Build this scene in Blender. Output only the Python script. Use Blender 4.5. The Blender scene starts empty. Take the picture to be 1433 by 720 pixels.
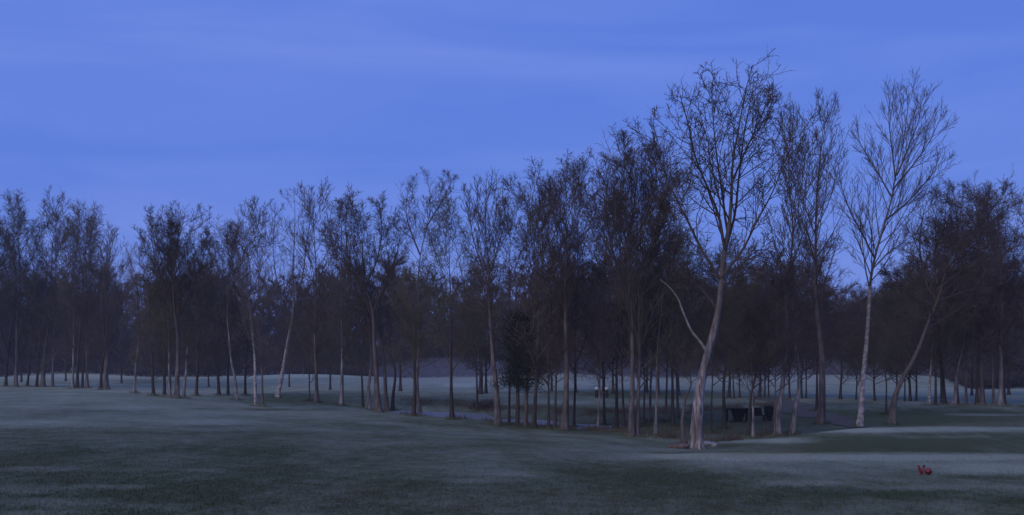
import bpy, math, random
import numpy as np

C = bpy.context.scene
COL = C.collection
R_ = math.radians
F = 1537.0      # focal length in photo pixels
CX, HY = 716.5, 500.0   # photo centre column, horizon row

# ------------------------------------------------------------------ camera
cam = bpy.data.cameras.new('camera')
cam.sensor_width = 36.0
cam.lens = F / 1433.0 * 36.0
cam.shift_y = (HY - 360.0) / 1433.0
cam.clip_start = 0.1
cam.clip_end = 5000
co = bpy.data.objects.new('camera', cam)
COL.objects.link(co)
co.location = (0, 0, 0)
co.rotation_euler = (R_(90), 0, 0)
C.camera = co

# ------------------------------------------------------------------ world, sun, exposure
SUN_EL, SUN_AZ = 30.0, 215.0     # veiled glow of the brighter sky behind the camera, to the left
W = bpy.data.worlds.new('World')
C.world = W
W.use_nodes = True
nt = W.node_tree
for n in list(nt.nodes):
    nt.nodes.remove(n)
wo = nt.nodes.new('ShaderNodeOutputWorld')
bg = nt.nodes.new('ShaderNodeBackground')
sky = nt.nodes.new('ShaderNodeTexSky')
sky.sky_type = 'NISHITA'
sky.sun_disc = False
sky.sun_elevation = R_(SUN_EL)
sky.sun_rotation = R_(SUN_AZ)
sky.altitude = 0
sky.air_density = 1.0
sky.dust_density = 0.3
sky.ozone_density = 4.0
bg.inputs['Strength'].default_value = 0.10
# thin cirrus streaks high up, in the sky's own directions
tc = nt.nodes.new('ShaderNodeTexCoord')
mp = nt.nodes.new('ShaderNodeMapping')
mp.inputs['Scale'].default_value = (1.1, 1.1, 7.0)
mp.inputs['Rotation'].default_value = (0, R_(4.0), 0)
nz = nt.nodes.new('ShaderNodeTexNoise')
nz.inputs['Scale'].default_value = 1.6
nz.inputs['Detail'].default_value = 6
nz.inputs['Roughness'].default_value = 0.55
nz.inputs['Distortion'].default_value = 0.6
cr = nt.nodes.new('ShaderNodeMapRange')
cr.inputs['From Min'].default_value = 0.42
cr.inputs['From Max'].default_value = 0.75
cr.inputs['To Min'].default_value = 0.0
cr.inputs['To Max'].default_value = 0.55
tint = nt.nodes.new('ShaderNodeMix'); tint.data_type = 'RGBA'; tint.blend_type = 'MULTIPLY'
tint.inputs[0].default_value = 1.0
TINT = (1.0, 1.0, 1.0, 1)
tint.inputs[7].default_value = TINT
cl = nt.nodes.new('ShaderNodeMix'); cl.data_type = 'RGBA'; cl.blend_type = 'MIX'
VEIL = (1.0, 2.0, 7.4, 1)
CLOUD = (2.3, 3.3, 8.4, 1)
cl.inputs[7].default_value = CLOUD
L = nt.links.new
L(tc.outputs['Generated'], mp.inputs['Vector'])
L(mp.outputs['Vector'], nz.inputs['Vector'])
L(nz.outputs['Fac'], cr.inputs['Value'])
L(sky.outputs['Color'], tint.inputs[6])
veil = nt.nodes.new('ShaderNodeMix'); veil.data_type = 'RGBA'; veil.inputs[0].default_value = 0.90
veil.inputs[7].default_value = VEIL
L(tint.outputs[2], veil.inputs[6])
L(veil.outputs[2], cl.inputs[6])
L(cr.outputs['Result'], cl.inputs[0])
L(cl.outputs[2], bg.inputs['Color'])
L(bg.outputs['Background'], wo.inputs['Surface'])

sl = bpy.data.lights.new('sun', 'SUN')
sl.energy = 1.5
sl.angle = R_(45)
sl.color = (1.0, 0.86, 0.68)
so = bpy.data.objects.new('sun', sl)
COL.objects.link(so)
so.location = (-30, -40, 30)
so.rotation_euler = (R_(90 - SUN_EL), 0, R_(180 - SUN_AZ))

C.view_settings.view_transform = 'Standard'
C.view_settings.look = 'None'
C.view_settings.exposure = 0.0
C.view_settings.gamma = 1.0
C.view_settings.use_curve_mapping = False
C.cycles.use_denoising = True
C.cycles.max_bounces = 4
C.cycles.diffuse_bounces = 2
C.cycles.glossy_bounces = 2
C.cycles.volume_bounces = 0
C.cycles.transparent_max_bounces = 4

# ------------------------------------------------------------------ helpers
def link(o, parent=None):
    COL.objects.link(o)
    if parent is not None:
        o.parent = parent
    return o

def empty(name, loc, label=None, cat=None, group=None):
    o = bpy.data.objects.new(name, None)
    o.empty_display_size = 0.3
    link(o)
    o.location = loc
    tag(o, label, cat, group)
    return o

def tag(o, label=None, cat=None, group=None, kind=None):
    if label: o['label'] = label
    if cat: o['category'] = cat
    if group: o['group'] = group
    if kind: o['kind'] = kind
    return o

def ztop(mb):
    return float(np.percentile(np.concatenate([v[:, 2] for v in mb.V]), 99.85))

def mesh_np(name, V, quads=None, tris=None, mat=None, smooth=True):
    me = bpy.data.meshes.new(name)
    V = np.asarray(V, dtype=np.float32)
    q = np.zeros((0, 4), int) if quads is None else np.asarray(quads, int)
    t = np.zeros((0, 3), int) if tris is None else np.asarray(tris, int)
    me.vertices.add(len(V)); me.vertices.foreach_set('co', V.ravel())
    nl = q.size + t.size
    me.loops.add(nl)
    me.loops.foreach_set('vertex_index', np.concatenate([q.ravel(), t.ravel()]).astype(np.int32))
    me.polygons.add(len(q) + len(t))
    st = np.concatenate([np.arange(len(q)) * 4, q.size + np.arange(len(t)) * 3]).astype(np.int32)
    me.polygons.foreach_set('loop_start', st)
    me.polygons.foreach_set('use_smooth', np.full(len(q) + len(t), smooth))
    me.update(calc_edges=True)
    if mat: me.materials.append(mat)
    return me

class MB:
    """collects vertices, quads and triangles for ONE mesh"""
    def __init__(s): s.V = []; s.Q = []; s.T = []; s.n = 0
    def add(s, V, Q=None, T=None):
        V = np.asarray(V, float)
        s.V.append(V)
        if Q is not None and len(Q): s.Q.append(np.asarray(Q, int) + s.n)
        if T is not None and len(T): s.T.append(np.asarray(T, int) + s.n)
        s.n += len(V)
    def mesh(s, name, mat, smooth=True):
        return mesh_np(name, np.concatenate(s.V), np.concatenate(s.Q) if s.Q else None,
                       np.concatenate(s.T) if s.T else None, mat, smooth)
    def box(s, c, d, rz=0.0, taper=1.0, taper_y=None):
        ty = taper if taper_y is None else taper_y
        v = []
        for k, (tx, t2) in ((-1, (taper, ty)), (1, (1, 1))):
            for a, b in ((-1, -1), (1, -1), (1, 1), (-1, 1)):
                v.append((a * d[0] / 2 * tx, b * d[1] / 2 * t2, k * d[2] / 2))
        v = np.array(v)
        cz, sz = math.cos(rz), math.sin(rz)
        v = np.stack([v[:, 0] * cz - v[:, 1] * sz, v[:, 0] * sz + v[:, 1] * cz, v[:, 2]], 1) + np.array(c)
        s.add(v, [(0, 3, 2, 1), (4, 5, 6, 7), (0, 1, 5, 4), (1, 2, 6, 5), (2, 3, 7, 6), (3, 0, 4, 7)])
    def lathe(s, prof, c=(0, 0, 0), seg=20, sx=1.0, sy=1.0):
        v = []
        for r, z in prof:
            for k in range(seg):
                a = 2 * math.pi * k / seg
                v.append((c[0] + r * math.cos(a) * sx, c[1] + r * math.sin(a) * sy, c[2] + z))
        q = []
        for i in range(len(prof) - 1):
            for k in range(seg):
                q.append((i * seg + k, i * seg + (k + 1) % seg, (i + 1) * seg + (k + 1) % seg, (i + 1) * seg + k))
        s.add(v, q)
    def tube(s, P, R, sides=8):
        P = np.asarray(P, float)[None]; R = np.asarray(R, float)[None]
        V, Q = tubes(P, R, sides)
        s.add(V, Q)

def tubes(P, R, S):
    """P (N,m,3), R (N,m) -> vertices and quads of N tapered tubes"""
    N, m, _ = P.shape
    T = np.gradient(P, axis=1)
    T /= np.linalg.norm(T, axis=2, keepdims=True) + 1e-9
    ref = np.zeros_like(T); ref[..., 0] = 0.31; ref[..., 1] = 0.95
    bad = np.abs((T * ref).sum(2)) > 0.93
    ref[bad] = (0.1, 0.2, 0.97)
    A = np.cross(T, ref); A /= np.linalg.norm(A, axis=2, keepdims=True) + 1e-9
    B = np.cross(T, A)
    ang = np.arange(S) * 2 * np.pi / S
    V = P[:, :, None, :] + R[:, :, None, None] * (A[:, :, None, :] * np.cos(ang)[None, None, :, None] + B[:, :, None, :] * np.sin(ang)[None, None, :, None])
    i = np.arange(N)[:, None, None] * (m * S)
    j = np.arange(m - 1)[None, :, None] * S
    k = np.arange(S)[None, None, :]
    k2 = (k + 1) % S
    Q = np.stack(np.broadcast_arrays(i + j + k, i + j + k2, i + j + S + k2, i + j + S + k), -1).reshape(-1, 4)
    return V.reshape(-1, 3), Q

def cones(P0, P1, r):
    """N three sided tapered twigs"""
    N = len(P0)
    T = P1 - P0
    T = T / (np.linalg.norm(T, axis=1, keepdims=True) + 1e-9)
    ref = np.tile(np.array([0.31, 0.95, 0.05]), (N, 1))
    A = np.cross(T, ref); A /= np.linalg.norm(A, axis=1, keepdims=True) + 1e-9
    B = np.cross(T, A)
    V = np.stack([P0 + r[:, None] * A, P0 + r[:, None] * (-0.5 * A + 0.87 * B), P0 + r[:, None] * (-0.5 * A - 0.87 * B), P1], 1)
    b = np.arange(N)[:, None] * 4
    T3 = np.concatenate([b + np.array([[0, 1, 3]]), b + np.array([[1, 2, 3]]), b + np.array([[2, 0, 3]])], 0)
    return V.reshape(-1, 3), T3

# ------------------------------------------------------------------ materials
def mat_new(name):
    m = bpy.data.materials.new(name); m.use_nodes = True
    return m, m.node_tree, m.node_tree.nodes['Principled BSDF']

def simple(name, col, rough=0.8, spec=0.3, noise=0.25, scale=6.0, bump=0.2):
    m, t, b = mat_new(name)
    tc = t.nodes.new('ShaderNodeTexCoord')
    n = t.nodes.new('ShaderNodeTexNoise'); n.inputs['Scale'].default_value = scale; n.inputs['Detail'].default_value = 5
    r = t.nodes.new('ShaderNodeMapRange')
    r.inputs['From Min'].default_value = 0.3; r.inputs['From Max'].default_value = 0.7
    r.inputs['To Min'].default_value = 1 - noise; r.inputs['To Max'].default_value = 1 + noise
    mx = t.nodes.new('ShaderNodeMix'); mx.data_type = 'RGBA'; mx.blend_type = 'MULTIPLY'; mx.inputs[0].default_value = 1
    mx.inputs[6].default_value = (*col, 1)
    t.links.new(tc.outputs['Object'], n.inputs['Vector']); t.links.new(n.outputs['Fac'], r.inputs['Value'])
    t.links.new(r.outputs['Result'], mx.inputs[7]); t.links.new(mx.outputs[2], b.inputs['Base Color'])
    bp = t.nodes.new('ShaderNodeBump'); bp.inputs['Strength'].default_value = bump; bp.inputs['Distance'].default_value = 0.02
    t.links.new(n.outputs['Fac'], bp.inputs['Height']); t.links.new(bp.outputs['Normal'], b.inputs['Normal'])
    b.inputs['Roughness'].default_value = rough
    b.inputs['Specular IOR Level'].default_value = spec
    return m

def bark(name, col, dark, patch=0.5, birch=False):
    """furrowed bark: vertical streaks, lichen patches, a dirtier foot"""
    m, t, b = mat_new(name)
    L = t.links.new
    tc = t.nodes.new('ShaderNodeTexCoord')
    mp = t.nodes.new('ShaderNodeMapping'); mp.inputs['Scale'].default_value = (9, 9, 1.2) if not birch else (4, 4, 5)
    n1 = t.nodes.new('ShaderNodeTexNoise'); n1.inputs['Scale'].default_value = 1.0; n1.inputs['Detail'].default_value = 7
    n2 = t.nodes.new('ShaderNodeTexNoise'); n2.inputs['Scale'].default_value = 1.1; n2.inputs['Detail'].default_value = 4
    L(tc.outputs['Object'], mp.inputs['Vector']); L(mp.outputs['Vector'], n1.inputs['Vector']); L(tc.outputs['Object'], n2.inputs['Vector'])
    r1 = t.nodes.new('ShaderNodeMapRange'); r1.inputs['From Min'].default_value = 0.42 if birch else 0.35; r1.inputs['From Max'].default_value = 0.55 if birch else 0.65
    r2 = t.nodes.new('ShaderNodeMapRange'); r2.inputs['From Min'].default_value = 0.40; r2.inputs['From Max'].default_value = 0.62
    r2.inputs['To Min'].default_value = 1 - patch
    L(n1.outputs['Fac'], r1.inputs['Value']); L(n2.outputs['Fac'], r2.inputs['Value'])
    ml = t.nodes.new('ShaderNodeMath'); ml.operation = 'MULTIPLY'
    L(r1.outputs['Result'], ml.inputs[0]); L(r2.outputs['Result'], ml.inputs[1])
    mx = t.nodes.new('ShaderNodeMix'); mx.data_type = 'RGBA'
    mx.inputs[6].default_value = (*dark, 1); mx.inputs[7].default_value = (*col, 1)
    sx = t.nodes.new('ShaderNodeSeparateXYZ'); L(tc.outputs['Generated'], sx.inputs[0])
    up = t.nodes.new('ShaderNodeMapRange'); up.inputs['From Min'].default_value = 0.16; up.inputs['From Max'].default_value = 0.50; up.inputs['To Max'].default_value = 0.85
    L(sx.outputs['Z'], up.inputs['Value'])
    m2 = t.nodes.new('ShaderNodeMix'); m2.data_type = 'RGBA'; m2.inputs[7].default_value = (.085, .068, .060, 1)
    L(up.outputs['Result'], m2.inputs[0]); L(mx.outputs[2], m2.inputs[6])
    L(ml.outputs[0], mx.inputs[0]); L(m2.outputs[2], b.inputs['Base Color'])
    bp = t.nodes.new('ShaderNodeBump'); bp.inputs['Strength'].default_value = 0.6; bp.inputs['Distance'].default_value = 0.04
    L(n1.outputs['Fac'], bp.inputs['Height']); L(bp.outputs['Normal'], b.inputs['Normal'])
    b.inputs['Roughness'].default_value = 0.9; b.inputs['Specular IOR Level'].default_value = 0.15
    return m

M = {}
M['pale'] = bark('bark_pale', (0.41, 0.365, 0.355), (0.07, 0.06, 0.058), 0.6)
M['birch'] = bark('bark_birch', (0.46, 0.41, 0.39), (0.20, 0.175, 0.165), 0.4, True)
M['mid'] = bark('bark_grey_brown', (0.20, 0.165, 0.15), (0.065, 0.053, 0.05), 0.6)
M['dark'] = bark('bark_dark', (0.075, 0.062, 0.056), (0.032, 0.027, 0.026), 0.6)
M['bark_low'] = simple('weathered_limb', (0.21, 0.18, 0.165), .9, .15, .45, 4)
M['limb'] = simple('limb_bark', (0.085, 0.068, 0.060), 0.9, 0.15, 0.3, 3)
M['twig'] = simple('twig_bark', (0.070, 0.052, 0.045), 0.9, 0.1, 0.3, 0.6)
M['twig_pale'] = simple('twig_bark_grey', (0.12, 0.095, 0.085), 0.9, 0.1, 0.3, 0.6)
M['twig_olive'] = simple('twig_bark_olive', (0.088, 0.078, 0.050), 0.9, 0.1, 0.3, 0.6)
M['twig_dark'] = simple('twig_bark_dark', (0.052, 0.040, 0.037), 0.9, 0.1, 0.3, 0.6)
M['bud'] = simple('spring_buds', (0.115, 0.115, 0.060), 0.9, 0.1, 0.35, 0.8)
M['needle'] = simple('evergreen_leaf', (0.022, 0.028, 0.020), 0.8, 0.2, 0.4, 2)

# ------------------------------------------------------------------ terrain
# profile columns: photo column -> (distance, height) pairs, metres, eye level = 0
PROF = {
 -900: [(3,-1.62),(13,-1.86),(40,-1.9),(80,-2.1),(100,-3.0),(135,-4.0),(400,-4.1)],
 0:   [(3,-1.62),(13,-1.86),(30,-2.05),(55,-2.25),(78,-2.30),(92,-2.75),(130,-4.0),(400,-4.1)],
 150: [(3,-1.62),(13,-1.86),(30,-2.15),(55,-2.5),(76,-2.55),(92,-3.0),(130,-4.0),(400,-4.1)],
 250: [(3,-1.62),(13,-1.86),(30,-2.25),(55,-2.75),(78,-2.90),(92,-3.3),(125,-4.0),(400,-4.1)],
 370: [(3,-1.62),(13,-1.86),(30,-2.4),(55,-3.2),(76,-3.45),(90,-3.8),(110,-4.0),(400,-4.1)],
 480: [(3,-1.62),(13,-1.86),(30,-2.5),(55,-3.4),(78,-3.85),(86,-4.05),(95,-4.15),(118,-4.0),(400,-4.1)],
 560: [(3,-1.62),(13,-1.86),(30,-2.5),(55,-3.6),(80,-4.15),(89,-4.5),(91,-4.95),(97,-5.1),(100,-4.45),(108,-4.1),(125,-4.0),(400,-4.1)],
 640:[(3,-1.62),(13,-1.86),(30,-2.5),(55,-3.8),(76,-4.3),(83,-4.58),(85.5,-5.1),(93,-5.2),(96,-4.5),(102,-4.05),(120,-4.0),(400,-4.1)],
 740: [(3,-1.62),(13,-1.86),(30,-2.5),(50,-3.8),(68,-4.4),(76,-4.6),(78,-4.95),(82.5,-5.0),(86,-4.45),(93,-4.05),(115,-4.0),(400,-4.1)],
 830: [(3,-1.62),(13,-1.86),(30,-2.6),(50,-3.9),(64,-4.45),(71,-4.66),(73,-4.88),(77,-4.88),(80,-4.5),(90,-4.05),(112,-4.0),(400,-4.1)],
 920: [(3,-1.62),(13,-1.86),(24,-2.3),(42,-3.7),(56,-4.42),(62,-4.56),(68,-4.62),(76,-4.62),(84,-4.56),(89,-4.5),(95,-4.08),(115,-4.0),(400,-4.1)],
 1000:[(3,-1.62),(13,-1.86),(23,-2.1),(34,-2.95),(48,-4.15),(55,-4.58),(62,-4.7),(72,-4.7),(84,-4.66),(90,-4.55),(96,-4.15),(106,-4.0),(400,-4.1)],
 1100:[(3,-1.62),(13,-1.86),(23,-2.03),(32,-2.75),(44,-3.85),(50,-3.88),(56,-4.0),(62,-4.6),(72,-4.7),(84,-4.6),(92,-4.35),(98,-4.1),(110,-4.0),(400,-4.1)],
 1200:[(3,-1.62),(13,-1.86),(19,-2.0),(24,-2.05),(33,-2.95),(42,-3.62),(50,-3.50),(55,-3.50),(61,-4.1),(70,-4.4),(84,-4.3),(92,-4.08),(400,-4.1)],
 1320:[(3,-1.62),(13,-1.86),(19,-2.0),(24,-2.06),(33,-3.0),(42,-3.6),(50,-3.42),(55,-3.40),(62,-4.1),(72,-4.3),(82,-4.1),(90,-3.95),(110,-4.0),(400,-4.1)],
 1433:[(3,-1.62),(13,-1.86),(19,-2.0),(24,-2.1),(33,-3.05),(42,-3.6),(50,-3.45),(55,-3.45),(62,-4.1),(72,-4.25),(80,-4.1),(90,-3.95),(110,-4.0),(400,-4.1)],
 2400:[(3,-1.62),(13,-1.86),(30,-2.6),(50,-3.4),(62,-4.0),(90,-4.0),(400,-4.1)],
}
cols = sorted(PROF)
DG = np.linspace(0, 400, 1601)          # 0.25 m
PG = np.linspace(-900, 2400, 661)       # 5 px
raw = np.array([np.interp(DG, [p[0] for p in PROF[c]], [p[1] for p in PROF[c]]) for c in cols])
HG = np.empty((len(PG), len(DG)))
for j in range(len(DG)):
    HG[:, j] = np.interp(PG, cols, raw[:, j])
def smooth(a, sig, axis):
    r = int(sig * 3); k = np.exp(-0.5 * (np.arange(-r, r + 1) / sig) ** 2); k /= k.sum()
    ap = np.apply_along_axis(lambda v: np.convolve(np.pad(v, r, mode='edge'), k, 'valid'), axis, a)
    return ap
HG = smooth(HG, 3.2, 0)
HG = smooth(HG, 3.5, 1)

def H(x, y):
    x = np.asarray(x, float); y = np.asarray(y, float)
    d = np.clip(y, 3.0, 399.0)
    px = np.clip(CX + F * x / np.maximum(d, 8.0), -899, 2399)
    fi = (px - PG[0]) / (PG[1] - PG[0]); fj = d / (DG[1] - DG[0])
    i = np.floor(fi).astype(int); j = np.floor(fj).astype(int)
    u = fi - i; v = fj - j
    h = (HG[i, j] * (1 - u) * (1 - v) + HG[i + 1, j] * u * (1 - v) + HG[i, j + 1] * (1 - u) * v + HG[i + 1, j + 1] * u * v)
    und = 0.03 * np.sin(x * 0.21 + 1.3 + .5 * np.sin(y * .11)) * np.sin(y * 0.17 + 0.4)
    far = 0.55 * np.clip((y - 130) / 60, 0, 1) * (np.sin(x * 0.055 + 0.6) * np.sin(y * 0.045 + 2.0) + .6 * np.sin(x * .12 + y * .03))
    fade = np.clip((y - 6) / 10, 0, 1)
    return h + und * fade + far + 9.0 * np.clip((np.asarray(y, float) - 305) / 140, 0, 1) ** 1.5  # last term: rise added behind the far wood to block the horizon glow

def hit(px, py, dmin=10.0, dmax=300.0):
    """where the sight line through a photo pixel first meets the ground"""
    d = np.arange(dmin, dmax, 0.1)
    x = (px - CX) / F * d; z = (HY - py) / F * d
    below = z <= H(x, d) + 0.01
    k = np.argmax(below) if below.any() else int(np.argmin(z - H(x, d)))
    return float(x[k]), float(d[k])

ys = np.concatenate([np.arange(-60, 4, 4.0), np.arange(4, 12, 0.5), np.arange(12, 30, 0.2), np.arange(30, 112, 0.4), np.arange(112, 200, 1.5),
                     np.arange(200, 420, 6), np.array([450, 520, 640, 850, 1200, 1800, 2600])])
xs = np.concatenate([-np.array([2600, 1600, 1000, 640, 450, 330, 260, 210, 180]), np.arange(-160, -60, 2.0), np.arange(-60, -14, 0.6), np.arange(-14, 14, 0.22),
                     np.arange(14, 60, 0.6), np.arange(60, 161, 2.0), np.array([180, 210, 260, 330, 450, 640, 1000, 1600, 2600])])
X, Y = np.meshgrid(xs, ys)
Z = H(X, Y)
# Frost on the mown and raised ground, with relief light and shade painted in; each patch: centre, half size (photo pixels on the ground), amount, distance span
FROST_SHADE = [
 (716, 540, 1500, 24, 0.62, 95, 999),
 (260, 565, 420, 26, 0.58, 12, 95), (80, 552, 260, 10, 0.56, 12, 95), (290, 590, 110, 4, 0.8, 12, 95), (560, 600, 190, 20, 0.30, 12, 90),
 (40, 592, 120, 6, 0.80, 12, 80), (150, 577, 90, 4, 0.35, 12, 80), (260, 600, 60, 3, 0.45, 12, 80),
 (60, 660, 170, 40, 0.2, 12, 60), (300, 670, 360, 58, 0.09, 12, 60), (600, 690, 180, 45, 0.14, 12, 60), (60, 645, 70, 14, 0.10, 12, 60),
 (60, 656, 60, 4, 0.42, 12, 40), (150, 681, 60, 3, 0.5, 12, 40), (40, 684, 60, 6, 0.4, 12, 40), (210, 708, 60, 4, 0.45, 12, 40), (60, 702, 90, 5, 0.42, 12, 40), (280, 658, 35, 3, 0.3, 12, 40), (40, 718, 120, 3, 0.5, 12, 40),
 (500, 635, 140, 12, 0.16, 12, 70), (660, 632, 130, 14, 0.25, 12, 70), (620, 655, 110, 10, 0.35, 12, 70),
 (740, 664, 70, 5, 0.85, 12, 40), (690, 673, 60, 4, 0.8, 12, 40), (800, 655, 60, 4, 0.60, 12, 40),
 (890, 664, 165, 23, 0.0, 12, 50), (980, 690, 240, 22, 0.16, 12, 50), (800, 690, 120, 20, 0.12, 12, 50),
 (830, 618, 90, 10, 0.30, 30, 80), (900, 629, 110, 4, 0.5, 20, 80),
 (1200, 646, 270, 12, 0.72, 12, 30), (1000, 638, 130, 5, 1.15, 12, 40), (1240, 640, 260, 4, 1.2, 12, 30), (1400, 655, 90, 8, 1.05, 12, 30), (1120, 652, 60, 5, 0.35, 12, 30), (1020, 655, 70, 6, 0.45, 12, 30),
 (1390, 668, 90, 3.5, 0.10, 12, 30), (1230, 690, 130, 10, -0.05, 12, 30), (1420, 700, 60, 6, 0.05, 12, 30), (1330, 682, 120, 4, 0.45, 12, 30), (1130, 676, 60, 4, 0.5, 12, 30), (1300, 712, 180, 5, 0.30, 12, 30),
 (1260, 620, 260, 13, -0.12, 26, 60), (1200, 601, 120, 3.5, 1.2, 40, 62), (1060, 616, 80, 4, 0.9, 40, 62), (1370, 600, 120, 3.5, 0.8, 40, 62), (1320, 611, 60, 2, 0.3, 30, 60),  # the mound's shaded face and lit crest are painted into these amounts
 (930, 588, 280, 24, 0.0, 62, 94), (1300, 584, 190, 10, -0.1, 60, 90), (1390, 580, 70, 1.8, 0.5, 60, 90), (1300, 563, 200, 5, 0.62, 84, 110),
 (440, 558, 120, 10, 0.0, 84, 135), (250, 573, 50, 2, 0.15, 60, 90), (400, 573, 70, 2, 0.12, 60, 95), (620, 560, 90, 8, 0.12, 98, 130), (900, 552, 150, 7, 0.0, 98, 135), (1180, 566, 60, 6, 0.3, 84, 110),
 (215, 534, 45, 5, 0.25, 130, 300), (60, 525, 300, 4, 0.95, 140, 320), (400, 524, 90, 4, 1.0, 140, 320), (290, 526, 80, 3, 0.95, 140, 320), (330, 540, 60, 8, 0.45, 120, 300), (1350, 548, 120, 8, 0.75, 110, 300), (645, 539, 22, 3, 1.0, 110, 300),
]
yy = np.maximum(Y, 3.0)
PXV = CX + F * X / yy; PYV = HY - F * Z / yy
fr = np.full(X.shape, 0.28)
for cx, cy, rx, ry, val, d0, d1 in FROST_SHADE:
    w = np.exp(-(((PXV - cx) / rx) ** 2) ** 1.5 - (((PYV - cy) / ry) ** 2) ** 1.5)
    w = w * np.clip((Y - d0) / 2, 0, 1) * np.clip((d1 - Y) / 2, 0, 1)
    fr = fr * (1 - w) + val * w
ny, nx = X.shape
idx = np.arange(ny * nx).reshape(ny, nx)
Q = np.stack([idx[:-1, :-1], idx[:-1, 1:], idx[1:, 1:], idx[1:, :-1]], -1).reshape(-1, 4)

gm, t, b = mat_new('frosted_grass')
Ln = t.links.new
geo = t.nodes.new('ShaderNodeNewGeometry')
at = t.nodes.new('ShaderNodeAttribute'); at.attribute_name = 'frost_shade'
def noise(scale, detail=5, rough=0.55, vec=None, stretch=None, dist=0.0):
    n = t.nodes.new('ShaderNodeTexNoise')
    n.inputs['Scale'].default_value = scale; n.inputs['Detail'].default_value = detail; n.inputs['Roughness'].default_value = rough
    n.inputs['Distortion'].default_value = dist
    src = geo.outputs['Position']
    if stretch:
        m_ = t.nodes.new('ShaderNodeMapping'); m_.inputs['Scale'].default_value = stretch
        m_.inputs['Rotation'].default_value = (0, 0, R_(8))
        Ln(src, m_.inputs['Vector']); src = m_.outputs['Vector']
    Ln(src, n.inputs['Vector'])
    return n.outputs['Fac']
def rng_(src, a, b_, c, d_):
    r = t.nodes.new('ShaderNodeMapRange')
    r.inputs['From Min'].default_value = a; r.inputs['From Max'].default_value = b_
    r.inputs['To Min'].default_value = c; r.inputs['To Max'].default_value = d_
    r.clamp = True
    Ln(src, r.inputs['Value']); return r.outputs['Result']
def mth(op, a, b_):
    m_ = t.nodes.new('ShaderNodeMath'); m_.operation = op
    for k, s in enumerate((a, b_)):
        if isinstance(s, (int, float)): m_.inputs[k].default_value = s
        else: Ln(s, m_.inputs[k])
    return m_.outputs[0]
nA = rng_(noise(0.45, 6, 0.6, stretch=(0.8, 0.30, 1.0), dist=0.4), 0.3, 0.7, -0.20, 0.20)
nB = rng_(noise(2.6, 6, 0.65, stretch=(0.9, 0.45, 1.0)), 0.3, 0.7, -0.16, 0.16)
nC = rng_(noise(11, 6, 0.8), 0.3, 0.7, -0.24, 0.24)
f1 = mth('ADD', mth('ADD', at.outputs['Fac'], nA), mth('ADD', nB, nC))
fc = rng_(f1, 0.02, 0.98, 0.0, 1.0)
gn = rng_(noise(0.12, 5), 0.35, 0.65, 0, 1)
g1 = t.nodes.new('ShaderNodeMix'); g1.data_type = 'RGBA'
GRASS_A = (0.066, 0.090, 0.037); GRASS_B = (0.092, 0.100, 0.050); FROST_LIT = (0.345, 0.385, 0.285)
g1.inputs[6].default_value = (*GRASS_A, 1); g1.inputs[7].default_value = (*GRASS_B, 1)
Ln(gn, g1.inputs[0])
g2 = t.nodes.new('ShaderNodeMix'); g2.data_type = 'RGBA'; g2.inputs[7].default_value = (*FROST_LIT, 1)
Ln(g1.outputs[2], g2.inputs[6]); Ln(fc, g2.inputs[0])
Ln(g2.outputs[2], b.inputs['Base Color'])
b.inputs['Roughness'].default_value = 0.95; b.inputs['Specular IOR Level'].default_value = 0.1
bp = t.nodes.new('ShaderNodeBump'); bp.inputs['Strength'].default_value = 0.9; bp.inputs['Distance'].default_value = 0.08
Ln(noise(28, 4, 0.75), bp.inputs['Height']); Ln(bp.outputs['Normal'], b.inputs['Normal'])

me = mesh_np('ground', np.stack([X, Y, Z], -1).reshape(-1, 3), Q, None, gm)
a = me.attributes.new('frost_shade', 'FLOAT', 'POINT'); a.data.foreach_set('value', fr.ravel().astype(np.float32))
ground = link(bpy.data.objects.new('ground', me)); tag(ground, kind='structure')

# water of the winding creek
wm, t, b = mat_new('creek_water')
b.inputs['Base Color'].default_value = (0.15, 0.145, 0.12, 1)
b.inputs['Roughness'].default_value = 0.45; b.inputs['IOR'].default_value = 1.33
b.inputs['Specular IOR Level'].default_value = 0.5
n = t.nodes.new('ShaderNodeTexNoise'); n.inputs['Scale'].default_value = 1.4; n.inputs['Detail'].default_value = 3
tc2 = t.nodes.new('ShaderNodeTexCoord'); t.links.new(tc2.outputs['Object'], n.inputs['Vector'])
bp = t.nodes.new('ShaderNodeBump'); bp.inputs['Strength'].default_value = 0.15; bp.inputs['Distance'].default_value = 0.05
t.links.new(n.outputs['Fac'], bp.inputs['Height']); t.links.new(bp.outputs['Normal'], b.inputs['Normal'])
WL = -4.74
wpts = []
for px, d0, d1 in ((520, 84, 104), (600, 80, 106), (690, 70, 99), (790, 64, 90), (880, 58, 88), (960, 56, 82)):
    wpts.append(((px - CX) / F * (d0 + d1) / 2, d0 - 1, d1 + 1))
wv = []; wq = []
for k, (x, y0, y1) in enumerate(wpts):
    for s in range(9):
        wv.append((x, y0 + (y1 - y0) * s / 8, WL))
for k in range(len(wpts) - 1):
    for s in range(8):
        i0 = k * 9 + s
        wq.append((i0, i0 + 9, i0 + 10, i0 + 1))
creek = link(bpy.data.objects.new('creek_water', mesh_np('creek_water', wv, wq, None, wm))); tag(creek, kind='structure')

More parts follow.
